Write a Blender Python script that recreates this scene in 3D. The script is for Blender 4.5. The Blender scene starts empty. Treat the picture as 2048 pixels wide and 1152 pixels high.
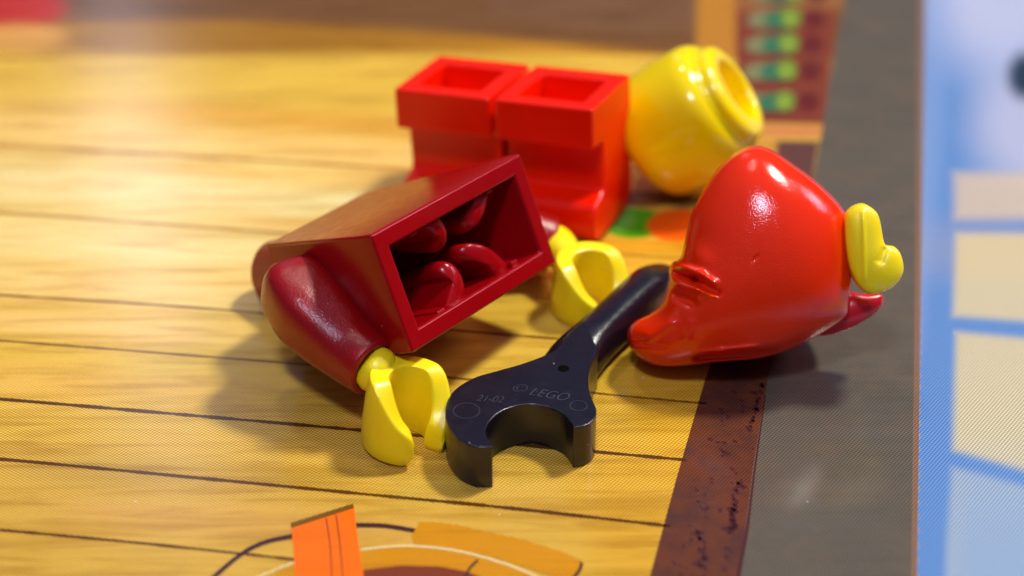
import bpy, bmesh, math, random
import numpy as np
from mathutils import Vector, Matrix

random.seed(4); rng = np.random.default_rng(4)
# 1 unit = 1 centimetre
S = bpy.context.scene
C = S.collection

# ---------------------------------------------------------------- camera
F, PITCH, CAMH = 4000.0, 0.55453, 7.563          # focal length in photo pixels, look-down angle, height
cam = bpy.data.objects.new('camera', bpy.data.cameras.new('camera')); C.objects.link(cam)
cam.location = (0, 0, CAMH); cam.rotation_euler = (math.pi/2-PITCH, 0, 0)
cam.data.sensor_width = 36; cam.data.lens = F/2048*36
cam.data.clip_start = .1; cam.data.clip_end = 500
cam.data.dof.use_dof = True; cam.data.dof.focus_distance = 12.8; cam.data.dof.aperture_fstop = 0.23
S.camera = cam

# ---------------------------------------------------------------- world and lamps
w = bpy.data.worlds.new('World'); S.world = w; w.use_nodes = True
nt = w.node_tree; bg = nt.nodes['Background']
tc = nt.nodes.new('ShaderNodeTexCoord'); sp = nt.nodes.new('ShaderNodeSeparateXYZ'); cr = nt.nodes.new('ShaderNodeValToRGB')
nt.links.new(tc.outputs['Generated'], sp.inputs[0]); nt.links.new(sp.outputs['Z'], cr.inputs[0]); nt.links.new(cr.outputs[0], bg.inputs[0])
cr.color_ramp.elements[0].color = (.07, .045, .03, 1); cr.color_ramp.elements[1].position = 1.0; cr.color_ramp.elements[1].color = (.42, .42, .78, 1)
e = cr.color_ramp.elements.new(.35); e.color = (.17, .16, .29, 1)
bg.inputs[1].default_value = .37
CEN = Vector((0, 12, 0))
def lamp(name, d, dist, size, power, col, size_y=None):
    l = bpy.data.lights.new(name, 'AREA'); l.energy = power; l.color = col; l.size = size
    if size_y: l.shape = 'RECTANGLE'; l.size_y = size_y
    else: l.shape = 'DISK'
    o = bpy.data.objects.new(name, l); C.objects.link(o)
    v = Vector(d).normalized(); o.location = CEN+v*dist
    o.rotation_euler = (-v).to_track_quat('-Z', 'Y').to_euler()
    return o
lamp('ceiling_lamp', (.42, .28, .87), 60, 8.0, 29500, (1, .97, .84))
lamp('ceiling_lamp', (-.08, -.47, .87), 60, 8.5, 12500, (.78, .78, 1.0))
lamp('ceiling_lamp', (.80, .34, .62), 60, 13.0, 8400, (1, .52, .66))
lamp('ceiling_lamp', (-.15, .40, .9), 60, 3.0, 3500, (1, .85, .7))
wl = lamp('window_lamp', (0, 1, .5), 70, 2.6, 900, (.72, .80, 1.0), 24)
wl.location = (-17.4, 82, 42); wl.rotation_euler = (math.radians(-90), 0, 0); wl.rotation_euler = (Vector((0, 12, 0))-wl.location).to_track_quat('-Z', 'Y').to_euler()

S.view_settings.view_transform = 'Standard'; S.view_settings.look = 'None'; S.view_settings.exposure = .17; S.view_settings.gamma = 1
S.cycles.max_bounces = 8

# ---------------------------------------------------------------- helpers
def up(px, py, z=0.0, P=None, N=None):
    """a point of the photograph put on the level plane z (or on the plane P, N)"""
    c, s = math.cos(PITCH), math.sin(PITCH)
    d = Vector((0, c, -s)) + Vector((1, 0, 0))*((px-1024)/F) + Vector((0, s, c))*((576-py)/F)
    o = Vector((0, 0, CAMH))
    if P is None: P = Vector((0, 0, z)); N = Vector((0, 0, 1))
    t = (P-o).dot(N)/d.dot(N)
    return o+d*t
def proj_np(P):
    P = P-np.array([0, 0, CAMH]); c, s = math.cos(PITCH), math.sin(PITCH)
    d = P @ np.array([0, c, -s]); u = P @ np.array([0, s, c])
    return 1024+F*P[:, 0]/d, 576-F*u/d
def lin(c):
    return tuple((x/255/12.92 if x/255 <= .04045 else ((x/255+.055)/1.055)**2.4) for x in c)
def empty(name, loc, label, cat, group=None):
    o = bpy.data.objects.new(name, None); C.objects.link(o); o.location = loc; o.empty_display_size = .3
    o['label'] = label; o['category'] = cat
    if group: o['group'] = group
    return o
def mesh_obj(name, verts, faces, mat, parent=None, smooth=True, bevel=0, seg=3, sub=0, angle=35, kind=None, label=None):
    me = bpy.data.meshes.new(name); me.from_pydata([tuple(v) for v in verts], [], faces)
    bm = bmesh.new(); bm.from_mesh(me); bmesh.ops.remove_doubles(bm, verts=bm.verts, dist=1e-5)
    bmesh.ops.recalc_face_normals(bm, faces=bm.faces); bm.to_mesh(me); bm.free()
    me.materials.append(mat)
    o = bpy.data.objects.new(name, me); C.objects.link(o)
    if smooth:
        me.polygons.foreach_set('use_smooth', [True]*len(me.polygons))
        if not sub: me.set_sharp_from_angle(angle=math.radians(angle))
    if parent:
        o.parent = parent; o.matrix_parent_inverse = Matrix.Translation(-PW[parent.name] if parent.name in PW else Vector((0, 0, 0)))
    if bevel:
        b = o.modifiers.new('bevel', 'BEVEL'); b.width = bevel; b.segments = seg; b.limit_method = 'ANGLE'; b.angle_limit = math.radians(40)
        b.harden_normals = True
    if sub:
        s_ = o.modifiers.new('sub', 'SUBSURF'); s_.levels = s_.render_levels = sub
    if kind: o['kind'] = kind
    if label: o['label'] = label
    return o
PW = {}
def thing(name, loc, label, cat, group=None):
    o = empty(name, loc, label, cat, group); PW[o.name] = Vector(loc); return o

def loft(rings, cap=True):
    n = len(rings[0]); v = [p for r in rings for p in r]; f = []
    for i in range(len(rings)-1):
        for j in range(n):
            f.append((i*n+j, i*n+(j+1) % n, (i+1)*n+(j+1) % n, (i+1)*n+j))
    if cap: f.append(tuple(range(n))); f.append(tuple((len(rings)-1)*n+j for j in range(n)))
    return v, f
def frame(d):
    d = d.normalized(); a = Vector((0, 0, 1)) if abs(d.z) < .9 else Vector((1, 0, 0))
    x = d.cross(a).normalized(); return x, d.cross(x).normalized()
def ring(c, x, y, rx, ry=None, n=40, sq=2.0):
    ry = rx if ry is None else ry
    f = lambda q: math.copysign(abs(q)**(2/sq), q)
    return [c+x*(rx*f(math.cos(t)))+y*(ry*f(math.sin(t))) for t in [2*math.pi*k/n for k in range(n)]]
def lathe(p0, axis, prof, n=64):
    x, y = frame(axis); a = axis.normalized()
    return loft([ring(p0+a*h, x, y, max(r, 1e-4), n=n) for r, h in prof])
def catmull(pts, per=8, closed=True):
    P = np.array(pts, float); n = len(P); out = []
    for i in range(n if closed else n-1):
        if closed: p0, p1, p2, p3 = P[(i-1) % n], P[i], P[(i+1) % n], P[(i+2) % n]
        else: p0, p1, p2, p3 = P[max(i-1, 0)], P[i], P[i+1], P[min(i+2, n-1)]
        for k in range(per):
            t = k/per
            out.append(.5*((2*p1)+(-p0+p2)*t+(2*p0-5*p1+4*p2-p3)*t*t+(-p0+3*p1-3*p2+p3)*t**3))
    if not closed: out.append(P[-1])
    return np.array(out)

# ---------------------------------------------------------------- materials
def dust(t, tc, cur, scale, size, amount, colr):
    """a sparse scatter of lint and nicks: stretched voronoi cells, most of them switched off"""
    N = t.nodes.new; L = t.links.new
    nz = N('ShaderNodeTexNoise'); nz.inputs['Scale'].default_value = scale*3; L(tc.outputs['Object'], nz.inputs[0])
    vm = N('ShaderNodeVectorMath'); vm.operation = 'MULTIPLY_ADD'; L(nz.outputs['Color'], vm.inputs[0]); vm.inputs[1].default_value = (.09, .09, .09); L(tc.outputs['Object'], vm.inputs[2])
    vo = N('ShaderNodeTexVoronoi'); vo.inputs['Scale'].default_value = scale; L(vm.outputs[0], vo.inputs[0])
    lt_ = N('ShaderNodeMath'); lt_.operation = 'LESS_THAN'; L(vo.outputs['Distance'], lt_.inputs[0]); lt_.inputs[1].default_value = size
    sp_ = N('ShaderNodeSeparateColor'); L(vo.outputs['Color'], sp_.inputs[0])
    g_ = N('ShaderNodeMath'); g_.operation = 'GREATER_THAN'; L(sp_.outputs[0], g_.inputs[0]); g_.inputs[1].default_value = .62
    m_ = N('ShaderNodeMath'); m_.operation = 'MULTIPLY'; L(lt_.outputs[0], m_.inputs[0]); L(g_.outputs[0], m_.inputs[1])
    m2 = N('ShaderNodeMath'); m2.operation = 'MULTIPLY'; L(m_.outputs[0], m2.inputs[0]); m2.inputs[1].default_value = amount
    x = N('ShaderNodeMix'); x.data_type = 'RGBA'; L(m2.outputs[0], x.inputs[0]); L(cur, x.inputs[6]); x.inputs[7].default_value = (*colr, 1)
    return x.outputs[2]
def plastic(name, col, rough=.16, sss=.06, grain=900, gstr=.03, spec=.5, coat=0.0, mottle=.06, speck=True):
    m = bpy.data.materials.new(name); m.use_nodes = True; t = m.node_tree; b = t.nodes['Principled BSDF']
    N = t.nodes.new; L = t.links.new
    tc = N('ShaderNodeTexCoord')
    n1 = N('ShaderNodeTexNoise'); n1.inputs['Scale'].default_value = 3; n1.inputs['Detail'].default_value = 5; L(tc.outputs['Object'], n1.inputs[0])
    mx = N('ShaderNodeMix'); mx.data_type = 'RGBA'; mx.blend_type = 'MULTIPLY'; mx.inputs[0].default_value = mottle*4
    mx.inputs[6].default_value = (*col, 1); L(n1.outputs['Fac'], mx.inputs[7]); 
    mr = N('ShaderNodeMapRange'); mr.inputs[1].default_value = .3; mr.inputs[2].default_value = .7; mr.inputs[3].default_value = .75; mr.inputs[4].default_value = 1.1
    L(n1.outputs['Fac'], mr.inputs[0]); L(mr.outputs[0], mx.inputs[7])
    cur = mx.outputs[2]
    if speck:
        cur = dust(t, tc, cur, 5.5, .035, .55, (.62, .52, .46))
    L(cur, b.inputs['Base Color'])
    # roughness: handling marks and dust
    n2 = N('ShaderNodeTexNoise'); n2.inputs['Scale'].default_value = 14; n2.inputs['Detail'].default_value = 8; L(tc.outputs['Object'], n2.inputs[0])
    r2 = N('ShaderNodeMapRange'); r2.inputs[1].default_value = .35; r2.inputs[2].default_value = .75; r2.inputs[3].default_value = rough; r2.inputs[4].default_value = rough+.08
    L(n2.outputs['Fac'], r2.inputs[0]); L(r2.outputs[0], b.inputs['Roughness'])
    n3 = N('ShaderNodeTexNoise'); n3.inputs['Scale'].default_value = grain*.1; n3.inputs['Detail'].default_value = 2; L(tc.outputs['Object'], n3.inputs[0])
    n4 = N('ShaderNodeTexNoise'); n4.inputs['Scale'].default_value = 4; n4.inputs['Detail'].default_value = 2; L(tc.outputs['Object'], n4.inputs[0])
    ad = N('ShaderNodeMath'); ad.operation = 'MULTIPLY_ADD'; L(n4.outputs['Fac'], ad.inputs[0]); ad.inputs[1].default_value = 2.2; L(n3.outputs['Fac'], ad.inputs[2])
    bp = N('ShaderNodeBump'); bp.inputs['Strength'].default_value = 1; bp.inputs['Distance'].default_value = gstr*.01; L(ad.outputs[0], bp.inputs['Height']); L(bp.outputs[0], b.inputs['Normal'])
    b.inputs['Subsurface Weight'].default_value = sss; b.inputs['Subsurface Radius'].default_value = (1, .35, .15); b.inputs['Subsurface Scale'].default_value = .12
    b.inputs['Specular IOR Level'].default_value = spec; b.inputs['IOR'].default_value = 1.54
    b.inputs['Coat Weight'].default_value = coat; b.inputs['Coat Roughness'].default_value = .06
    return m
M_YEL = plastic('yellow_plastic', lin((255, 232, 18)), .28, .12, gstr=.12)
M_YELG = plastic('yellow_gloss_plastic', lin((255, 226, 0)), .10, .25, gstr=.02)
M_RED = plastic('bright_red_plastic', lin((244, 28, 0)), .20, .12, gstr=.03, spec=.36)
M_HOOD = plastic("orange_red_rubbery_plastic", lin((238, 46, 0)), .10, .05, gstr=.15)
M_DRED = plastic('dark_red_plastic', lin((150, 4, 12)), .17, .05, gstr=.06, spec=.26)
M_ARM = plastic('dark_red_grained_plastic', lin((150, 10, 12)), .20, .05, gstr=.32)
M_BLK = plastic('black_plastic', (.004, .005, .012), .20, 0, gstr=.18, mottle=0, spec=.6)

def print_mat(name, col=None, attr=False, grain=.25, halftone=.72, mottled=.0, mcol=None):
    """ink on smooth card: flat colour or painted field, wood grain, and the dots of the halftone screen"""
    m = bpy.data.materials.new(name); m.use_nodes = True; t = m.node_tree; b = t.nodes['Principled BSDF']
    N = t.nodes.new; L = t.links.new
    tc = N('ShaderNodeTexCoord')
    if attr:
        at = N('ShaderNodeAttribute'); at.attribute_name = 'ink'; base = at.outputs['Color']
        at2 = N('ShaderNodeAttribute'); at2.attribute_name = 'wood'; wood = at2.outputs['Fac']
    else:
        rg = N('ShaderNodeRGB'); rg.outputs[0].default_value = (*col, 1); base = rg.outputs[0]; wood = None
    mp = N('ShaderNodeMapping'); mp.inputs['Rotation'].default_value = (0, 0, .13); mp.inputs['Scale'].default_value = (.55, 5.5, 1); L(tc.outputs['Object'], mp.inputs[0])
    n1 = N('ShaderNodeTexNoise'); n1.inputs['Scale'].default_value = 1.6; n1.inputs['Detail'].default_value = 6; n1.inputs['Roughness'].default_value = .6; n1.inputs['Distortion'].default_value = .6; L(mp.outputs[0], n1.inputs[0])
    ra = N('ShaderNodeValToRGB'); L(n1.outputs['Fac'], ra.inputs[0])
    ra.color_ramp.elements[0].position = .36; ra.color_ramp.elements[0].color = (.66, .56, .40, 1)
    ra.color_ramp.elements[1].position = .70; ra.color_ramp.elements[1].color = (1.12, 1.16, 1.5, 1)
    e = ra.color_ramp.elements.new(.52); e.color = (1, 1, 1, 1)
    mx = N('ShaderNodeMix'); mx.data_type = 'RGBA'; mx.blend_type = 'MULTIPLY'; mx.clamp_result = True
    if wood is not None:
        mu = N('ShaderNodeMath'); mu.operation = 'MULTIPLY'; L(wood, mu.inputs[0]); mu.inputs[1].default_value = grain; L(mu.outputs[0], mx.inputs[0])
    else: mx.inputs[0].default_value = grain
    L(base, mx.inputs[6]); L(ra.outputs[0], mx.inputs[7])
    cur = mx.outputs[2]
    if mottled:
        n5 = N('ShaderNodeTexNoise'); n5.inputs['Scale'].default_value = 3.2; n5.inputs['Detail'].default_value = 7; n5.inputs['Roughness'].default_value = .65; L(tc.outputs['Object'], n5.inputs[0])
        r5 = N('ShaderNodeMapRange'); r5.inputs[1].default_value = .45; r5.inputs[2].default_value = .6; L(n5.outputs['Fac'], r5.inputs[0])
        m5 = N('ShaderNodeMath'); m5.operation = 'MULTIPLY'; L(r5.outputs[0], m5.inputs[0]); m5.inputs[1].default_value = mottled
        x5 = N('ShaderNodeMix'); x5.data_type = 'RGBA'; L(m5.outputs[0], x5.inputs[0]); L(cur, x5.inputs[6]); x5.inputs[7].default_value = (*mcol, 1); cur = x5.outputs[2]
    # halftone screens at three angles
    chans = []
    for sh, amp in ((0, .62), (.0012, .8), (.0030, 1.0)):
        mp2 = N('ShaderNodeMapping'); mp2.inputs['Location'].default_value = (sh, sh*.6, 0); L(tc.outputs['Object'], mp2.inputs[0])
        r = N('ShaderNodeVectorRotate'); r.rotation_type = 'Z_AXIS'; r.inputs['Angle'].default_value = .62; L(mp2.outputs[0], r.inputs[0])
        s = N('ShaderNodeSeparateXYZ'); L(r.outputs[0], s.inputs[0])
        sn = []
        for ax in 'XY':
            a = N('ShaderNodeMath'); a.operation = 'MULTIPLY'; a.inputs[1].default_value = 2*math.pi/.0200; L(s.outputs[ax], a.inputs[0])
            q = N('ShaderNodeMath'); q.operation = 'SINE'; L(a.outputs[0], q.inputs[0]); sn.append(q)
        a = N('ShaderNodeMath'); a.operation = 'ADD'; L(sn[0].outputs[0], a.inputs[0]); L(sn[1].outputs[0], a.inputs[1])
        q = N('ShaderNodeMapRange'); q.inputs[1].default_value = -.9; q.inputs[2].default_value = .9; q.inputs[3].default_value = 1+halftone*amp*.4; q.inputs[4].default_value = 1-halftone*amp
        L(a.outputs[0], q.inputs[0]); chans.append(q)
    cb = N('ShaderNodeCombineXYZ'); [L(c.outputs[0], cb.inputs[i]) for i, c in enumerate(chans)]
    hm = N('ShaderNodeMix'); hm.data_type = 'RGBA'; hm.blend_type = 'MULTIPLY'; hm.inputs[0].default_value = 1; hm.clamp_result = True
    L(cur, hm.inputs[6]); L(cb.outputs[0], hm.inputs[7])
    L(dust(t, tc, hm.outputs[2], 3.2, .026, .7, (.75, .72, .68)), b.inputs['Base Color'])
    n3 = N('ShaderNodeTexNoise'); n3.inputs['Scale'].default_value = 40; n3.inputs['Detail'].default_value = 4; L(tc.outputs['Object'], n3.inputs[0])
    bp = N('ShaderNodeBump'); bp.inputs['Strength'].default_value = .5; bp.inputs['Distance'].default_value = .0006; L(n3.outputs['Fac'], bp.inputs['Height']); L(bp.outputs[0], b.inputs['Normal'])
    b.inputs['Roughness'].default_value = .19; b.inputs['Specular IOR Level'].default_value = .45
    return m

# ---------------------------------------------------------------- the table and the printed sheet
def quad(name, pts, mat, z, parent=None, kind=None, label=None):
    v = [up(x, y, z) for x, y in pts]
    return mesh_obj(name, v, [tuple(range(len(v)))], mat, parent, smooth=False, kind=kind, label=label)

mt = plastic('pale_table_laminate', (.32, .29, .26), .3, 0)
v = [(x, y, z) for z in (-3, -.04) for x, y in ((-60, -30), (60, -30), (60, 90), (-60, 90))]
tb = mesh_obj('tabletop', v, [(0, 1, 2, 3), (4, 5, 6, 7), (0, 1, 5, 4), (1, 2, 6, 5), (2, 3, 7, 6), (3, 0, 4, 7)], mt, smooth=False, bevel=.2, kind='structure')

def sstep(a, b, x): t = np.clip((x-a)/(b-a), 0, 1); return t*t*(3-2*t)
def inside_poly(X, Y, poly):
    r = np.zeros(X.shape, bool); n = len(poly)
    for i in range(n):
        x1, y1 = poly[i]; x2, y2 = poly[(i+1) % n]
        if y1 == y2: continue
        c = ((y1 > Y) != (y2 > Y)) & (X < (x2-x1)*(Y-y1)/(y2-y1)+x1)
        r ^= c
    return r
def poly_mask(X, Y, poly, soft):
    """soft-edged mask of a polygon"""
    d = np.full(X.shape, 1e9); n = len(poly)
    for i in range(n):
        a = np.array(poly[i], float); b = np.array(poly[(i+1) % n], float); ab = b-a
        t = np.clip(((X-a[0])*ab[0]+(Y-a[1])*ab[1])/(ab@ab+1e-9), 0, 1)
        d = np.minimum(d, np.hypot(X-a[0]-t*ab[0], Y-a[1]-t*ab[1]))
    d = np.where(inside_poly(X, Y, poly), d, -d)
    return sstep(-soft, soft, d)

step = .025
gx = np.arange(-8, 8.01, step); gy = np.arange(7.0, 21.01, step)
GX, GY = np.meshgrid(gx, gy); nx, ny = len(gx), len(gy)
V = np.stack([GX.ravel(), GY.ravel(), np.zeros(GX.size)], 1)
X, Y = proj_np(V)
col = np.zeros((len(V), 3))
def paint(mask, c): 
    global col
    m = mask[:, None] if mask.ndim == 1 else mask
    col = col*(1-m)+np.array(lin(c))*m
def ell(cx, cy, rx, ry, soft=.3): return 1-sstep(1-soft, 1+soft, np.hypot((X-cx)/rx, (Y-cy)/ry))
WOOD = (229, 193, 70)
col[:] = lin(WOOD)
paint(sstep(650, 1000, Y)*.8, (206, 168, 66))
# paler boards across the middle left, partly reflected light painted into the ink
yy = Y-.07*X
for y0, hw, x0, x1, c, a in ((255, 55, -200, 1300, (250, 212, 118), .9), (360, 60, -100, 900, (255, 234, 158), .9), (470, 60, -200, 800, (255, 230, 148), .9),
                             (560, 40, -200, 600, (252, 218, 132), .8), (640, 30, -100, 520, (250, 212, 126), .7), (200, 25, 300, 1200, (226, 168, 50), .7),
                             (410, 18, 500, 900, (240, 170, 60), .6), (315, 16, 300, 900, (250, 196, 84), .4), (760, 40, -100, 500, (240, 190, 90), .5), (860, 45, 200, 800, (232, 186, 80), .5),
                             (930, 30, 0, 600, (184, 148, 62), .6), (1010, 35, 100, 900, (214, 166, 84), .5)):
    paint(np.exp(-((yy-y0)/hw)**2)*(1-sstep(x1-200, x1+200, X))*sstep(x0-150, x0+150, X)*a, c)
paint(sstep(1100, 1240, X)*sstep(380, 460, Y)*.6, (216, 168, 36))
# far edge: darker boards and a brown floor beyond
paint(1-sstep(88, 108, Y-.01*X), (196, 140, 30))
paint(ell(470, 75, 520, 38, .5)*.7, (150, 110, 26))
paint(poly_mask(X, Y, [(-900, -900), (2200, -900), (2200, 118), (1390, 112), (1100, 86), (850, 62), (480, 42), (-900, 50)], 14), (118, 84, 44))
paint(poly_mask(X, Y, [(860, -900), (1395, -900), (1395, 60), (1290, 70), (980, 30)], 16)*.6, (122, 92, 66))
paint(ell(20, 15, 110, 45, .3), (196, 52, 40)); paint(ell(40, 75, 90, 28, .4)*.8, (232, 178, 90))
paint(poly_mask(X, Y, [(1396, -300), (1480, -300), (1478, 112), (1392, 118)], 9), (188, 132, 44))
# printed shelf with green bottles
paint(poly_mask(X, Y, [(1474, -300), (1700, -300), (1655, 250), (1470, 246)], 6), (128, 64, 42))
paint(poly_mask(X, Y, [(1474, -300), (1700, -300), (1688, 18), (1474, 22)], 7), (150, 100, 56))
for k, (bx, by) in enumerate(((1560, 38), (1556, 88), (1552, 142), (1548, 204), (1566, -14))):
    paint(ell(bx-30, by+2, 34, 19, .25), (128, 134, 92)); paint(ell(bx, by+2, 32, 21, .2), (58, 118, 84)); paint(ell(bx+22, by-2, 20, 21, .2), (112, 150, 54))
    paint(ell(bx+20, by, 9, 9, .3), (150, 176, 60)); paint(ell(bx-5, by+21, 50, 4, .5)*.8, (96, 36, 30)); paint(ell(bx+68, by, 22, 20, .35)*.85, (98, 32, 34))
paint(poly_mask(X, Y, [(1440, 249), (1648, 252), (1640, 276), (1440, 272)], 4), (206, 138, 76))
paint(poly_mask(X, Y, [(1552, 280), (1640, 282), (1618, 420), (1545, 420)], 6), (98, 66, 60))
paint(poly_mask(X, Y, [(1440, 276), (1552, 278), (1545, 420), (1440, 420)], 6)*.8, (196, 140, 52))
# sweets behind the hood, and dark patches under the head
paint(ell(1268, 446, 62, 30, .14), (66, 176, 20)); paint(ell(1240, 440, 26, 20, .5)*.7, (120, 206, 90)); paint(ell(1362, 452, 68, 34, .12), (236, 96, 16))
paint(ell(1290, 398, 62, 16, .3)*.9, (96, 34, 20)); paint(ell(1375, 405, 40, 12, .4)*.8, (60, 72, 50))  # contact shade and reflection of the head, painted into the ink
paint(poly_mask(X, Y, [(1200, 480), (1420, 482), (1420, 505), (1200, 503)], 5)*.6, (226, 164, 30))
inkwood = np.ones(len(V))
# blue border on the right
edge = 1838-16*Y/1152
B = sstep(-1.5, 1.5, X-edge-10)
blue = poly_mask(X, Y, [(1700, -900), (3500, -900), (3500, 2500), (1700, 2500)], 3)
colb = np.tile(np.array(lin((96, 144, 206))), (len(V), 1))
def paintb(mask, c):
    global colb
    colb = colb*(1-mask[:, None])+np.array(lin(c))*mask[:, None]
paintb(ell(2010, -40, 150, 190, .5)*.9, (186, 200, 232)); paintb(ell(2080, 250, 130, 130, .5)*.9, (180, 192, 222))
paintb(poly_mask(X, Y, [(1840, -100), (1905, -60), (1880, 350), (1838, 700), (1825, 350)], 26)*.35, (150, 178, 226))
CR = (200, 198, 166)
paintb(poly_mask(X, Y, [(1908, 345), (2500, 350), (2500, 436), (1910, 438)], 16)*.85, (206, 194, 170))
paintb(poly_mask(X, Y, [(1912, 466), (2500, 470), (2500, 668), (2048, 642), (1906, 632)], 12), CR)
paintb(poly_mask(X, Y, [(1912, 664), (2048, 676), (2500, 715), (2500, 1050), (2048, 940), (1906, 900)], 12), CR)
paintb(poly_mask(X, Y, [(1904, 934), (2048, 972), (2500, 1100), (2500, 2000), (1880, 2000), (1892, 1100)], 12)*.75, (168, 188, 200))
paintb(sstep(820, 1152, Y)*sstep(1880, 1960, X)*.35, (120, 170, 220))
paintb(ell(2052, 152, 36, 46, .5), (40, 60, 84)); paintb(ell(1985, 500, 160, 60, .8)*.15, (236, 200, 120))
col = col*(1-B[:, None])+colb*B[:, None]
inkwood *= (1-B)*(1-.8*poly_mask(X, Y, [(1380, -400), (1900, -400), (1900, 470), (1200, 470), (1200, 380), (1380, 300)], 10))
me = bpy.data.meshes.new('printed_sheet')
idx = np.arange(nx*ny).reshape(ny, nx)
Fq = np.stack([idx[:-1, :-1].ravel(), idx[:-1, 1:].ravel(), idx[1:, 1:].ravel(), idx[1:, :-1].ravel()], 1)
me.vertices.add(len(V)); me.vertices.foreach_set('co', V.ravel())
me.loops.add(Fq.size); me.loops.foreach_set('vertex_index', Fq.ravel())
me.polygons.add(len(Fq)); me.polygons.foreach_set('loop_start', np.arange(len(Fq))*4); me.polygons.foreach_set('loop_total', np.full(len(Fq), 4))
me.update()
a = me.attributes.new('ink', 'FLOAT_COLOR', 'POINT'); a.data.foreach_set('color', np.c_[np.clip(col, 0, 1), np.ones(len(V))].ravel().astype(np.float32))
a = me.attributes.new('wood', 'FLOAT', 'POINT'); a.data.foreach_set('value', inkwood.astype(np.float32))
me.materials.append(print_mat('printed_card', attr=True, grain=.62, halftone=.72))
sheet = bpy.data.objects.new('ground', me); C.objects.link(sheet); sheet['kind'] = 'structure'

Z1, Z2, Z3 = .0012, .0024, .0036
P_BAND = print_mat('printed_grey_band', lin((94, 92, 82)), grain=.18, mottled=.4, mcol=lin((108, 98, 82)))
P_BEAM = print_mat('printed_brown_beam', lin((104, 60, 40)), grain=.2, mottled=.85, mcol=lin((80, 52, 46)))
P_TAN = print_mat('printed_tan_edge', lin((132, 106, 86)), grain=.1)
P_SEAM = print_mat('printed_seam_line', lin((92, 56, 14)), grain=.1, halftone=.5)
P_MID = print_mat('printed_brown_seam_line', lin((128, 84, 26)), grain=.1, halftone=.5)
P_SOFT = print_mat('printed_pale_seam_line', lin((176, 122, 40)), grain=.1, halftone=.5)
P_DARK = print_mat('printed_dark_line', lin((70, 44, 48)), grain=.1)
P_ORNG = print_mat('printed_orange_tag', lin((252, 112, 10)), grain=.2, halftone=.35)
P_MUST = print_mat('printed_mustard_bar', lin((208, 146, 20)), grain=.3)
P_PALE = print_mat('printed_pale_line', lin((236, 216, 150)), grain=.1)
P_MAR = print_mat('printed_maroon', lin((128, 62, 38)), grain=.1)
P_SPOT = print_mat('printed_dark_spot', lin((76, 42, 46)), grain=.0)
# grey band and brown beam
DL = [(1712, -300), (1690, 0), (1664, 130), (1644, 260), (1632, 330), (1600, 480), (1535, 760), (1520, 850), (1505, 940), (1478, 1152), (1440, 1420)]
band = DL+[(1820, 1420), (1822, 1152), (1830, 560), (1838, 0), (1842, -300)]
quad('printed_band', band, P_BAND, Z1, sheet)
quad('printed_beam', [(1545, 380), (1478, 560), (1410, 760), (1352, 960), (1300, 1152), (1225, 1420)]+DL[::-1][:6], P_BEAM, Z1, sheet)
quad('printed_edge_strip', [(1826, 1420), (1838, 1420), (1834, 1152), (1842, 560), (1850, 0), (1853, -300), (1842, -300), (1838, 0), (1830, 560), (1822, 1152)], P_TAN, Z2, sheet)
def strip(name, pts, wd, mat, z, per=6, wander=0.0):
    """a printed line of width wd (photo px); pts its course"""
    c = catmull(pts, per, closed=False); L_, R_ = [], []
    for i, p in enumerate(c):
        d = c[min(i+1, len(c)-1)]-c[max(i-1, 0)]; d = d/np.hypot(*d); n_ = np.array([-d[1], d[0]])
        ww = (wd if np.isscalar(wd) else np.interp(i/(len(c)-1), np.linspace(0, 1, len(wd)), wd))/2*(1+wander*random.uniform(-1, 1))
        L_.append(p+n_*ww); R_.append(p-n_*ww)
    n = len(c); v = [up(*p, z) for p in L_]+[up(*p, z) for p in R_]
    return mesh_obj(name, v, [(i, i+1, n+i+1, n+i) for i in range(n-1)], mat, sheet, smooth=False)
strip('printed_beam_edge', [(1531, 790), (1508, 950), (1494, 1060), (1476, 1160), (1444, 1400)], [2, 5, 8, 9], P_SPOT, Z2)
# seams between the printed planks
seams = [([(-300, 895), (0, 918), (400, 956), (760, 991), (1000, 1014), (1340, 1052)], 6.5, P_SEAM),
         ([(-300, 1036), (0, 1060), (300, 1088), (590, 1119)], 5.5, P_SEAM),
         ([(-300, 776), (0, 798), (400, 832), (740, 862), (1000, 886), (1374, 920)], 6, P_SEAM),
         ([(-300, 660), (0, 681), (400, 712), (800, 745), (1200, 787), (1412, 807)], 4, P_MID),
         ([(-300, 570), (0, 590), (400, 616), (903, 660), (1164, 681), (1430, 700)], 4, P_MID),
         ([(-300, 405), (0, 425), (540, 464), (1000, 496), (1249, 509), (1490, 528)], 4, P_SOFT),
         ([(-300, 272), (0, 290), (400, 313), (830, 340), (1200, 366)], 5, P_SOFT),
         ([(-300, 122), (0, 116), (250, 108), (520, 104)], 6, P_SOFT),
         ([(-300, 1180), (0, 1206), (300, 1236), (900, 1290), (1270, 1330)], 6, P_SEAM)]
for p, wd, m in seams: strip('printed_seam', p, wd, m, Z1, per=14, wander=.25)
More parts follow.
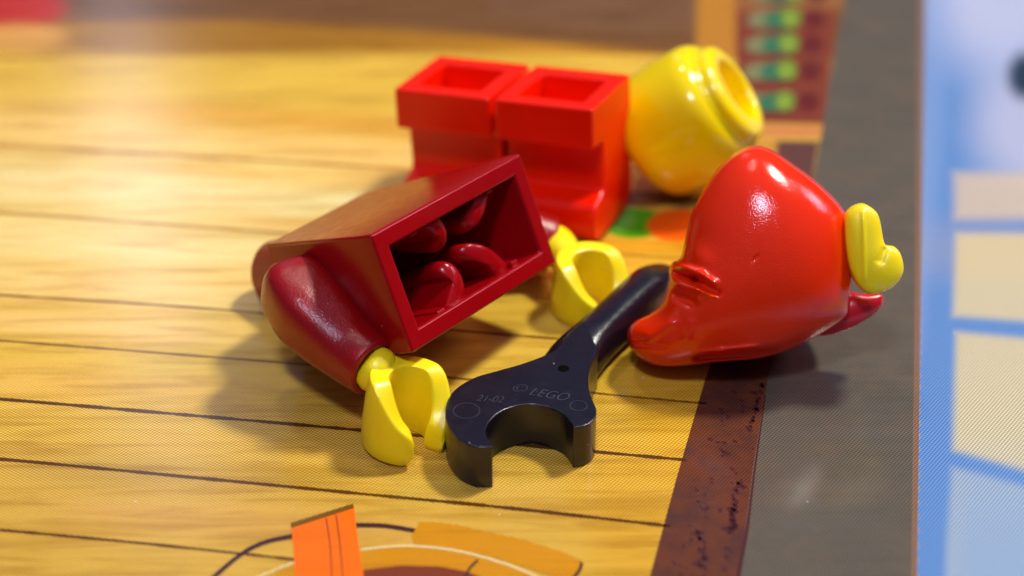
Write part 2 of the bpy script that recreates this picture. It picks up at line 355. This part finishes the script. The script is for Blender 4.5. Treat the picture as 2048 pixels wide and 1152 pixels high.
# the drawing at the near edge
strip('printed_arc', [(330, 1260), (380, 1200), (430, 1152), (480, 1110), (528, 1085), (590, 1071)], 9, P_DARK, Z2)
strip('printed_arc', [(705, 1050), (760, 1051), (800, 1056), (838, 1063)], 9, P_DARK, Z2)
quad('printed_plate', [(722, 1103), (780, 1096), (832, 1093), (890, 1098), (952, 1111), (1010, 1128), (1060, 1148), (1110, 1180), (1180, 1260), (600, 1260), (480, 1200), (520, 1162), (592, 1128)], P_MUST, Z1, sheet)
quad('printed_plate_shade', [(722, 1140), (800, 1131), (880, 1133), (930, 1142), (980, 1160), (1010, 1260), (700, 1260)], P_MAR, Z2, sheet)
quad('printed_bar', [(839, 1044), (870, 1044), (914, 1050), (1040, 1078), (1120, 1102), (1163, 1122), (1156, 1140), (1142, 1158), (1100, 1150), (1050, 1134), (980, 1112), (900, 1096), (828, 1087), (824, 1070)], P_MUST, Z3, sheet)
strip('printed_pale_arc', [(470, 1185), (520, 1152), (590, 1124)], 4, P_PALE, Z3)
strip('printed_pale_arc', [(722, 1099), (780, 1093), (832, 1092), (900, 1099), (960, 1112), (1020, 1131), (1070, 1152), (1120, 1190)], 5, P_PALE, Z3)
strip('printed_thin_line', [(956, 1119), (940, 1136), (926, 1165)], 5, P_DARK, Z3)
strip('printed_thin_line', [(1163, 1124), (1160, 1138), (1148, 1156), (1130, 1200)], 7, P_DARK, Z3)
quad('printed_tag', [(583, 1052), (708, 1014), (716, 1080), (730, 1170), (745, 1260), (600, 1260), (592, 1170)], P_ORNG, Z3, sheet)
quad('printed_tag_edge', [(581, 1046), (706, 1007), (708, 1016), (583, 1056)], print_mat('printed_olive', lin((120, 84, 20)), grain=0), Z3+.001, sheet)
strip('printed_thin_line', [(652, 1036), (660, 1090), (664, 1160), (668, 1240)], 3, P_MAR, Z3+.001)
strip('printed_thin_line', [(672, 1030), (680, 1090), (686, 1160), (690, 1240)], 3, P_MAR, Z3+.001)
# worn spots along the printed beam: flecks of ink
sv, sf = [], []
def fleck(cx, cy, rx, ry, z=Z2+.0006):
    k0 = len(sv); n = 9; a0 = random.uniform(0, 6)
    for k in range(n):
        r = random.uniform(.55, 1.25); t = 2*math.pi*k/n
        sv.append(up(cx+rx*r*math.cos(t), cy+ry*r*math.sin(t+a0*.1), z))
    sf.append(tuple(range(k0, k0+n)))
for _ in range(70):
    y = random.uniform(770, 1180)
    xl = np.interp(y, [760, 960, 1152], [1410, 1352, 1300]); xr = np.interp(y, [760, 940, 1152], [1535, 1505, 1478])
    t = random.choice([.38, .5, .62, .85, .9])+random.gauss(0, .07)
    if .05 < t < .96: s_ = random.uniform(2, 7); fleck(xl+(xr-xl)*t, y, s_, s_*random.uniform(.4, 1.1))
for pts in ([(1525, 770), (1515, 800), (1508, 830), (1500, 860)], [(1478, 960), (1472, 985), (1466, 1012), (1462, 1030)], [(1400, 1130), (1405, 1100), (1398, 1070), (1410, 1150)], [(1466, 1040), (1468, 1052), (1455, 1062)]):
    for p in catmull(pts, 5, closed=False): fleck(p[0]+random.gauss(0, 3), p[1]+random.gauss(0, 2), random.uniform(3, 8), random.uniform(3, 7))
mesh_obj('printed_flecks', sv, sf, P_SPOT, sheet, smooth=False, kind='stuff')

# ---------------------------------------------------------------- upturned red legs
yaw = -.39836; lt = Vector((.04407, 13.38349, 0))
from math import sin, cos
def rotvec(vx, vy, vz):
    th = math.sqrt(vx*vx+vy*vy+vz*vz); return Matrix.Rotation(th, 3, Vector((vx, vy, vz)))
RL = Matrix.Rotation(yaw, 3, 'Z') @ rotvec(-.0886, -.08085, 0)
LH = 1.0248; FT = .313
legs = thing('toy_lower_body', lt, 'upside down bright red plastic toy legs with two hollow soles', 'toy legs')
def LP(x, y, z): return RL @ Vector((x, y, z))+lt+Vector((0, 0, .0))
def leg(x0, x1):
    # side outline (y, z), soles up
    o = [(.4, LH), (-.4, LH), (-.4, LH-FT), (-.20, LH-FT-.01), (-.185, .38), (-.20, .32), (-.29, .28)]
    o += [(-.30-.10*math.sin(t), .18+.10*math.cos(t)) for t in (.4, .8, 1.2, 1.57)]
    o += [(-.40, .06), (-.37, .0), (-.32, -.03), (.22, -.03), (.34, .03), (.4, .12)]
    n = len(o); v = [LP(x0, y, z) for y, z in o]+[LP(x1, y, z) for y, z in o]
    f = [tuple(range(n)), tuple(range(n, 2*n))]
    for i in range(1, n): f.append((i, (i+1) % n, n+(i+1) % n, n+i))
    # sole with a rectangular socket
    xa, xb, ya, yb, zb = x0+.125, x1-.125, -.4+.14, .4-.17, LH-.34
    k = 2*n
    v += [LP(xa, yb, LH), LP(xb, yb, LH), LP(xb, ya, LH), LP(xa, ya, LH), LP(xa, yb, zb), LP(xb, yb, zb), LP(xb, ya, zb), LP(xa, ya, zb)]
    O = [0, n, n+1, 1]
    for i in range(4): f.append((O[i], O[(i+1) % 4], k+(i+1) % 4, k+i)); f.append((k+i, k+(i+1) % 4, k+4+(i+1) % 4, k+4+i))
    f.append((k+4, k+5, k+6, k+7))
    return mesh_obj('leg', v, f, M_RED, legs, bevel=.022, seg=3)
leg(-.79, -.025); leg(.025, .79)
v, f = loft([[LP(x, .02+.16*cos(t), .22+.16*sin(t)) for t in np.linspace(0, 2*math.pi, 24, endpoint=False)] for x in (-.06, .06)])
mesh_obj('hip_joint', v, f, M_RED, legs)

# ---------------------------------------------------------------- yellow head
A = Vector((.78, -.12, .60)).normalized()           # the way the stud points
hp = thing('toy_head_piece', up(1372, 385, 0), 'glossy yellow cylindrical toy head lying tipped behind the red legs', 'toy head')
R_, H_ = .51, .86
prof = [(0, 0), (.24, 0), (.34, .012), (.42, .05), (.475, .11), (.505, .18), (.515, .26), (.515, .62), (.508, .68), (.49, .73), (.46, .77), (.425, .795), (.385, .806), (.43, .80), (.41, .81), (.402, .825), (.40, .845), (.398, .865), (.388, .885), (.372, .90), (.35, .91),
        (.275, .922), (.255, .91), (.250, .88), (.245, .60), (0, .60)]
bodyc = up(1376, 254, .52)
base = bodyc-A*.46
v, f = lathe(base, A, prof, 72)
zmin = min(p.z for p in v); v = [p-Vector((0, 0, zmin)) for p in v]
mesh_obj('head_shell', v, f, M_YELG, hp, angle=80)

# ---------------------------------------------------------------- dark red torso with arms and hands
RT = rotvec(.9944, .5860, .8056); tt = Vector((-.2817, 11.2199, .9110))
def TP(x, y, z): return RT @ Vector((x, y, z))+tt     # z = 0 at the open end, -1.28 at the shoulders
tor = thing('toy_torso', TP(0, -.4, -.64)*1, 'dark red hollow toy torso lying open end up with two arms and yellow hands', 'toy torso')
wb, wt, dp, hh, th = .80, .525, .40, 1.28, .125
v = []
for (wx, d, z) in ((wb, dp, 0), (wb, dp, -.10), (wt+.02, dp, -1.22), (wt-.05, dp-.04, -hh), (wb-th, dp-.125, 0), (wb-th-.01, dp-.125, -.05), (wt-th+.02, dp-.11, -1.12)):
    v += [TP(-wx, d, z), TP(wx, d, z), TP(wx, -d, z), TP(-wx, -d, z)]
def ql(a, b): return [(a*4+i, a*4+(i+1) % 4, b*4+(i+1) % 4, b*4+i) for i in range(4)]
f = ql(0, 1)+ql(1, 2)+ql(2, 3)+[(12, 13, 14, 15)]+ql(0, 4)+ql(4, 5)+ql(5, 6)+[(24, 25, 26, 27)]
mesh_obj('torso_shell', v, f, M_DRED, tor, bevel=.02, seg=3)
v, f = lathe(TP(0, .04, -hh), RT @ Vector((0, 0, -1)), [(.27, -.02), (.27, .02), (.255, .05), (.255, .54), (.235, .57), (.18, .585), (0, .585)], 40)
mesh_obj('neck', v, f, M_DRED, tor)
# gripping tongues inside the open end: courses traced on a plane just inside the rim
NT = RT @ Vector((0, 0, 1))
def tongue(pts, depth0=-.07, depth=.5, wdt=.13, bend=.0):
    P0 = TP(0, 0, depth0); c = [up(x, y, P=P0, N=NT) for x, y in pts]
    cc = catmull([tuple(q) for q in c], 5, closed=False); L_ = np.r_[0, np.cumsum(np.linalg.norm(np.diff(cc, axis=0), axis=1))]
    rings = []; K = 16
    for s in range(15):
        q = s/14; dz = depth*q
        fr = .62+.38*math.sqrt(max(0, 1-(1-min(q/.28, 1))**2)) if q < .28 else 1-.25*(q-.28)
        lens = np.linspace(0, L_[-1]*fr, K)
        row = np.stack([np.interp(lens, L_, cc[:, k]) for k in range(3)], 1)
        side = [];  back = []
        for i in range(K):
            d = row[min(i+1, K-1)]-row[max(i-1, 0)]; d /= np.linalg.norm(d)
            n_ = Vector(d).cross(NT); t_ = wdt/2*(1.25-.35*i/(K-1))
            if i == K-1: t_ *= .55
            p = Vector(row[i])-NT*dz
            side.append(p+n_*t_); back.append(p-n_*t_)
        rings.append(side+back[::-1])
    v, f = loft(rings); return mesh_obj('inner_tongue', v, f, M_DRED, tor, sub=1)
tongue([(908, 640), (916, 600), (923, 565), (914, 543), (893, 531)])
tongue([(1028, 560), (1003, 536), (980, 512), (955, 502), (935, 506)])
tongue([(852, 434), (866, 443), (884, 460), (892, 478), (884, 492)])
tongue([(966, 378), (964, 394), (960, 416), (948, 440), (938, 454)])
def nub(x, y, L=.3, s=.035, inward=(0, 1)):
    c = up(x, y, P=TP(0, 0, -.04), N=NT); X_ = RT @ Vector((1, 0, 0)); Y_ = RT @ Vector((0, 1, 0))
    v = [c+X_*(a*s)+Y_*(b*s)-NT*z for z in (0, L) for a, b in ((-1, -1), (1, -1), (1, 1), (-1, 1))]
    mesh_obj('inner_rib', v, [(0, 1, 2, 3), (4, 5, 6, 7), (0, 1, 5, 4), (1, 2, 6, 5), (2, 3, 7, 6), (3, 0, 4, 7)], M_DRED, tor, bevel=.008, seg=2)
nub(826, 461); nub(977, 377); nub(886, 630, .5, .04); nub(1031, 531, .4)

def arm(cs, rs, sq=2.0):
    """sleeve: rounded shoulder, bent course, cut-off cuff"""
    c = catmull([tuple(p) for p in cs], 8, closed=False); t_ = np.linspace(0, 1, len(c)); r = np.interp(t_, np.linspace(0, 1, len(rs)), rs)
    rings = []
    d0 = Vector(c[1]-c[0]).normalized(); x, y = frame(d0)
    for a in (80, 65, 50, 35, 20, 8): a_ = math.radians(a); rings.append(ring(Vector(c[0])-d0*r[0]*math.sin(a_), x, y, r[0]*math.cos(a_)**(2/sq), sq=sq))
    for i in range(len(c)):
        d = Vector(c[min(i+1, len(c)-1)]-c[max(i-1, 0)]).normalized(); x = (x-d*x.dot(d)).normalized(); y = d.cross(x)
        rings.append(ring(Vector(c[i]), x, y, r[i], sq=2+(sq-2)*(1-i/(len(c)-1))**1.2))
    e = Vector(c[-1]); rings[-1] = ring(e-d*.012, x, y, r[-1]); rings.append(ring(e, x, y, r[-1]-.012)); rings.append(ring(e+d*.002, x, y, r[-1]-.035)); rings.append(ring(e-d*.05, x, y, r[-1]-.045))
    v, f = loft(rings); return mesh_obj('arm', v, f, M_ARM, tor, angle=60), e, d
NX = RT @ Vector((1, 0, 0))
PA = TP(-.86, 0, -.9)
acs = [up(x, y, P=PA-NX*o, N=NX) for x, y, o in ((600, 592, -.09), (622, 624, -.05), (660, 664, -.03), (702, 702, -.01), (748, 736, .02))]
armL, cuffL, dL = arm(acs, [.236, .244, .228, .208, .194], sq=3.4)
def hand(ctop, cbot, open_ang, r_out, r_in, cuff, cuffdir, mat):
    """C-shaped grip: ctop/cbot are the centres of its two ends, open_ang the way (radians, plan) the mouth looks"""
    ax = (ctop-cbot); H = ax.length; ax.normalize()
    o = Vector((math.cos(open_ang), math.sin(open_ang), 0)); o = (o-ax*o.dot(ax)).normalized(); s = ax.cross(o)
    PH = math.radians(157); n = 120; rings = []
    for i in range(n+1):
        ph = -PH+2*PH*i/n; a = abs(ph); q = min(1, max(0, (a-math.radians(72))/(PH-math.radians(72))))
        q = q*q*(3-2*q); zt = H*(1-.52*q); zb = H*.03*q
        # rounded tongue tip
        tip = min(1, (PH-a)/math.radians(16)); rr = math.sqrt(max(0, 1-(1-tip)**2)); mid = (zt*.5+zb*.5)
        rr = .45+.55*rr; zt = mid+(zt-mid)*rr; zb = mid+(zb-mid)*rr
        d = -o*math.cos(ph)+s*math.sin(ph)
        ro = r_out*(1+.05*q); ri = r_in*(1+.10*q); zo = zt-.010-.035*q
        P = lambda r, z: cbot+d*r+ax*z
        e = .016; zs = [zb+e, zb+e*.3, zb]; sec = [(ri, zb+e), (ri+e*.3, zb+e*.3), (ri+e, zb), (ro-e, zb), (ro-e*.3, zb+e*.3), (ro, zb+e)]
        sec += [(ro+.008, zb+(zo-zb)*k) for k in (.3, .6, .85)]
        sec += [(ro+.002, zo-e*.6), (ro-.003, zo+(zt-zo)*.45), (ro-.012, zo+(zt-zo)*.9), (ro-.020, zt), (ro-.032, zt), (ri+e+.012, zt), (ri+e, zt), (ri+e*.3, zt-e*.3), (ri, zt-e)]
        sec += [(ri, zb+(zt-zb)*k) for k in (.7, .4)]
        rings.append([P(a_, b_) for a_, b_ in sec])
    v, f = loft(rings)
    h = mesh_obj('hand', v, f, mat, tor, angle=38)
    # wrist
    back = cbot+ax*(H*.70)-o*(r_in*.5+r_out*.5)
    dd = back-cuff; L_ = dd.length; dn = dd.normalized(); x, y = frame(dn)
    pr = [(.14, -.10), (.15, 0), (.155, .02), (.15, L_*.3), (.13, L_*.55), (.10, L_*.8), (.08, L_*1.0)]
    v, f = loft([ring(cuff+dn*z, x, y, r) for r, z in pr])
    w_ = mesh_obj('wrist', v, f, mat, h, sub=1)
    return h
hl_b = up(804, 884, .0); hl_t = up(824, 758, .49)
handL = hand(hl_t, hl_b, math.radians(-52), .266, .140, cuffL, dL, M_YEL)
hr_b = up(1174, 617, .0); hr_t = up(1187, 523, .40)
wr = up(1112, 500, .22)
cuffR = wr+Vector((-.02, .04, .02))
handR = hand(hr_t, hr_b, math.radians(-50), .262, .145, cuffR, dL, M_YEL)
sh = TP(.86, -.02, -.95)
arm([sh, sh*.62+cuffR*.38+NX*.05, sh*.3+cuffR*.7+NX*.03, cuffR], [.25, .25, .22, .20], 3.0)

# ---------------------------------------------------------------- black wrench
wr_o = thing('toy_wrench', up(1060, 790, 0), 'black plastic toy spanner with open jaw lying below the red hood', 'toy wrench')
WT = .315
outer = [(985, 893), (950, 893), (918, 878), (897, 852), (890, 825), (896, 797), (915, 774), (950, 754), (990, 742), (1040, 728), (1082, 713), (1108, 700), (1128, 682), (1150, 655),
         (1170, 640)]
right = [(1196, 700), (1186, 722), (1178, 745), (1177, 765), (1180, 785), (1188, 805), (1193, 820), (1188, 838), (1172, 850), (1148, 855)]
inner = [(1143, 846), (1130, 830), (1108, 818), (1085, 811), (1060, 808), (1035, 811), (1010, 819), (990, 831), (977, 846), (972, 860), (974, 874), (984, 884)]
def cr_open(p, per=4): return [tuple(q) for q in catmull(p, per, closed=False)]
ol = cr_open(outer)+cr_open(right)+cr_open(inner)
top = [up(x, y, WT) for x, y in ol]
n = len(top)
f = [tuple(range(n)), tuple(range(n, 2*n))]+[(i, (i+1) % n, n+(i+1) % n, n+i) for i in range(n)]
v = top+[Vector((p.x, p.y, .0005)) for p in top]
mesh_obj('jaw', v, f, M_BLK, wr_o, bevel=.038, seg=4, angle=35)
# handle: round bar that swells out of the jaw, cut off on a slant
h0 = up(1120, 745, .165); h1 = up(1352, 528, .165); hd = (h1-h0); hd.z = 0; HL = hd.length; hd.normalize(); hx = Vector((hd.y, -hd.x, 0)); hz = Vector((0, 0, 1))
rings = []
for t, rx, rzz in ((0, .20, .10), (.10, .20, .145), (.22, .165, .158), (.34, .150, .160), (.6, .155, .160), (.74, .158, .160), (.78, .158, .156), (.9, .15, .12), (.97, .13, .09), (1.0, .07, .05)):
    c = h0+hd*(HL*t); c.z = .002+rzz
    rings.append(ring(c, hx, hz, rx*.95, rzz, 48, 2.7))
v, f = loft(rings); mesh_obj('handle', v, f, M_BLK, wr_o, sub=1)
# dark of the pin hole as a flat black disc, moulded rings and lettering
def disc(name, px, py, r, z, mat, th=.004, inner_r=None, n=40):
    c = up(px, py, z)
    if inner_r is None:
        v, f = loft([ring(c+Vector((0, 0, dz)), Vector((1, 0, 0)), Vector((0, 1, 0)), r, n=n) for dz in (0, th)])
    else:
        X_, Y_ = Vector((1, 0, 0)), Vector((0, 1, 0)); Zu = Vector((0, 0, th))
        rr = [ring(c-Zu, X_, Y_, r, n=n), ring(c+Zu, X_, Y_, r, n=n), ring(c+Zu, X_, Y_, inner_r, n=n), ring(c-Zu, X_, Y_, inner_r, n=n)]
        v, f = loft(rr, cap=False); f += [(3*n+j, 3*n+(j+1) % n, (j+1) % n, j) for j in range(n)]
    return mesh_obj(name, v, f, mat, wr_o)
M_HOLE_SHADE = plastic('pin_hole_shade_black', (.001, .001, .001), .8, 0, mottle=0, spec=.05)
disc('pin_hole_shade', 1127, 737, .036, WT+.0005, M_HOLE_SHADE, .002)  # no real opening: the shade inside the hole is painted as a disc
M_LET = plastic('paler_black_plastic', (.038, .040, .060), .3, 0, mottle=0, spec=.8)  # paler black for the moulded rings and lettering
disc('moulded_ring', 933, 822, .085, WT, M_LET, .003, .081); disc('moulded_ring', 1157, 812, .056, WT, M_LET, .003, .052)
def letters(body, p0, p1, size, shear=.25):
    """raised lettering on the jaw running from p0 to p1 (photo px)"""
    a, b = up(*p0, WT-.001), up(*p1, WT-.001); d = b-a; L_ = d.length
    cu = bpy.data.curves.new('t', 'FONT'); cu.body = body; cu.size = size; cu.extrude = .0028; cu.shear = shear; cu.offset = -.002
    to = bpy.data.objects.new('t', cu); C.objects.link(to); dg = bpy.context.evaluated_depsgraph_get()
    me = bpy.data.meshes.new_from_object(to.evaluated_get(dg)); bpy.data.objects.remove(to)
    co = np.array([q.co[:] for q in me.vertices]); W0 = co[:, 0].max()-co[:, 0].min(); sx = L_/W0
    ang = math.atan2(d.y, d.x)
    for q in me.vertices:
        x = (q.co.x-co[:, 0].min())*sx; y = q.co.y; q.co = (a.x+x*cos(ang)-y*sin(ang), a.y+x*sin(ang)+y*cos(ang), a.z+q.co.z)
    me.materials.append(M_LET)
    o = bpy.data.objects.new('lettering', me); C.objects.link(o); o.parent = wr_o; o.matrix_parent_inverse = Matrix.Translation(-PW[wr_o.name])
letters('\u00a9', (1024, 783), (1052, 786), .12)
letters('LEGO', (1058, 790), (1135, 803), .125, .35)
letters('21-02', (952, 802), (1006, 806), .1, .35)

# ---------------------------------------------------------------- swollen (inflated) forms for the hood
def inflate(name, outline, centre, P0, Nn, front, back, mat, parent, creases=(), per=6, rings_n=34, g=4, powr=.5, label=None, sub=1, slope=(0, 0)):
    """a rounded solid whose outline stands on the plane P0, Nn; creases push its face in or out"""
    oc = catmull(outline, per); x0, y0 = oc.min(0)-3*g; x1, y1 = oc.max(0)+3*g
    gx_ = np.arange(x0, x1, g); gy_ = np.arange(y0, y1, g); XX, YY = np.meshgrid(gx_, gy_)
    m = inside_poly(XX, YY, [tuple(p) for p in oc]); u = np.zeros(XX.shape)
    for _ in range(2500):
        u[1:-1, 1:-1] = .25*(u[:-2, 1:-1]+u[2:, 1:-1]+u[1:-1, :-2]+u[1:-1, 2:])+1; u[~m] = 0
    u /= u.max(); u = np.where(m, u, 0)
    def samp(x, y):
        fx = np.clip((x-x0)/g, 0, XX.shape[1]-1.01); fy = np.clip((y-y0)/g, 0, XX.shape[0]-1.01); i = fx.astype(int); j = fy.astype(int); a = fx-i; b = fy-j
        return (u[j, i]*(1-a)+u[j, i+1]*a)*(1-b)+(u[j+1, i]*(1-a)+u[j+1, i+1]*a)*b
    c = np.array(centre, float); K = len(oc); v = []; 
    right_ = Vector((1, 0, 0)); 
    tl = np.sin(np.linspace(1, 0, rings_n+1)[:-1]*math.pi/2)      # 1 .. >0
    def layer(sign, T):
        out = []
        for t in tl:
            p = c+(oc-c)*t
            h = T*np.clip(samp(p[:, 0], p[:, 1]), 0, 1)**powr
            h = h*np.minimum(1, np.sqrt(max(0, 1-t*t))*4.0)
            if sign > 0:
                for (ax_, ay_, bx_, by_, sg, am) in creases:
                    ab = np.array([bx_-ax_, by_-ay_], float); q = np.clip(((p-[ax_, ay_])@ab)/(ab@ab), 0, 1)
                    d = np.linalg.norm(p-[ax_, ay_]-q[:, None]*ab, axis=1); h = h+am*np.exp(-(d/sg)**2)*min(1, (1-t)*8)
            out.append([up(a, b, P=P0, N=Nn)+Nn*(sign*float(hh_)) for (a, b), hh_ in zip(p, h)])
        cen = up(*c, P=P0, N=Nn)+Nn*(sign*float(T*samp(c[:1], c[1:])[0]**powr))
        return out, cen
    fr, cf = layer(1, front); bk, cb_ = layer(-1, back)
    R = fr[::-1]+bk[1:]
    v, f = loft(R, cap=False); n0 = len(v); v += [cf, cb_]
    for j in range(K): f.append((n0, (j+1) % K, j)); f.append((n0+1, (len(R)-1)*K+j, (len(R)-1)*K+(j+1) % K))
    return mesh_obj(name, v, f, mat, parent, sub=sub, label=label)
hn = Vector((-.08, -.88, .50)).normalized()
HP = up(1450, 722, .14)
hood = thing('toy_hood', up(1450, 725, 0), 'glossy orange red plastic hood with pointed tip and a yellow knob on its side', 'toy hood')
hood_o = [(1513, 291), (1538, 297), (1562, 311), (1587, 329), (1617, 350), (1648, 376), (1677, 406), (1696, 436), (1702, 470), (1704, 520), (1704, 560), (1702, 598), (1696, 630), (1664, 655), (1620, 680), (1570, 703), (1520, 717), (1470, 722), (1420, 726),
          (1370, 732), (1325, 733), (1296, 726), (1270, 708), (1257, 686), (1256, 662), (1270, 643), (1298, 628), (1318, 610), (1329, 588), (1336, 560), (1338, 540), (1346, 524), (1360, 517), (1370, 480), (1382, 430), (1402, 388), (1430, 342), (1462, 311), (1488, 296)]
cre = [(1338, 521, 1400, 543, 7, .045), (1400, 543, 1426, 560, 6, .035), (1350, 545, 1388, 556, 6.5, -.085), (1388, 556, 1432, 580, 6, -.045), (1344, 562, 1392, 574, 6, .04), (1392, 574, 1424, 588, 5, .03), (1352, 588, 1384, 600, 10, -.05),
       (1392, 699, 1440, 694, 5, .025), (1440, 694, 1508, 686, 5, .03), (1400, 714, 1545, 704, 10, -.12), (1262, 683, 1290, 686, 2.2, -.02), (1290, 686, 1330, 690, 2.2, -.015), (1340, 470, 1400, 515, 22, .02), (1340, 640, 1300, 668, 12, .03),
       (1500, 517, 1509, 511, 2.0, -.012), (1380, 640, 1372, 668, 9, .015)]
inflate('hood_shell', hood_o, (1480, 575), HP, hn, .46, .75, M_HOOD, hood, cre, powr=.48, per=8, rings_n=64, g=3)
nub_o = [(1722, 406), (1738, 412), (1752, 424), (1758, 440), (1762, 462), (1766, 484), (1772, 490), (1788, 493), (1800, 508), (1806, 535), (1800, 556), (1782, 576), (1755, 586), (1735, 588), (1716, 574), (1704, 556), (1694, 530), (1688, 495), (1686, 455), (1688, 430), (1702, 413)]
nc = [(1764, 500, 1756, 520, 7, -.02), (1722, 425, 1724, 555, 4, .010)]
inflate('knob', nub_o, (1738, 520), HP+hn*.16, hn, .17, .12, M_YEL, hood, nc, per=5, rings_n=20, g=2, powr=.2, label='yellow L-shaped knob')
brim_o = [(1690, 585), (1730, 588), (1762, 588), (1766, 598), (1762, 615), (1740, 635), (1705, 655), (1670, 668), (1640, 672), (1610, 672), (1640, 620)]
inflate('brim', brim_o, (1700, 625), HP-hn*.05, hn, .09, .08, plastic('crimson_plastic', lin((206, 24, 44)), .22, .1), hood, (), per=5, rings_n=16, g=2, label='darker crimson inner brim')
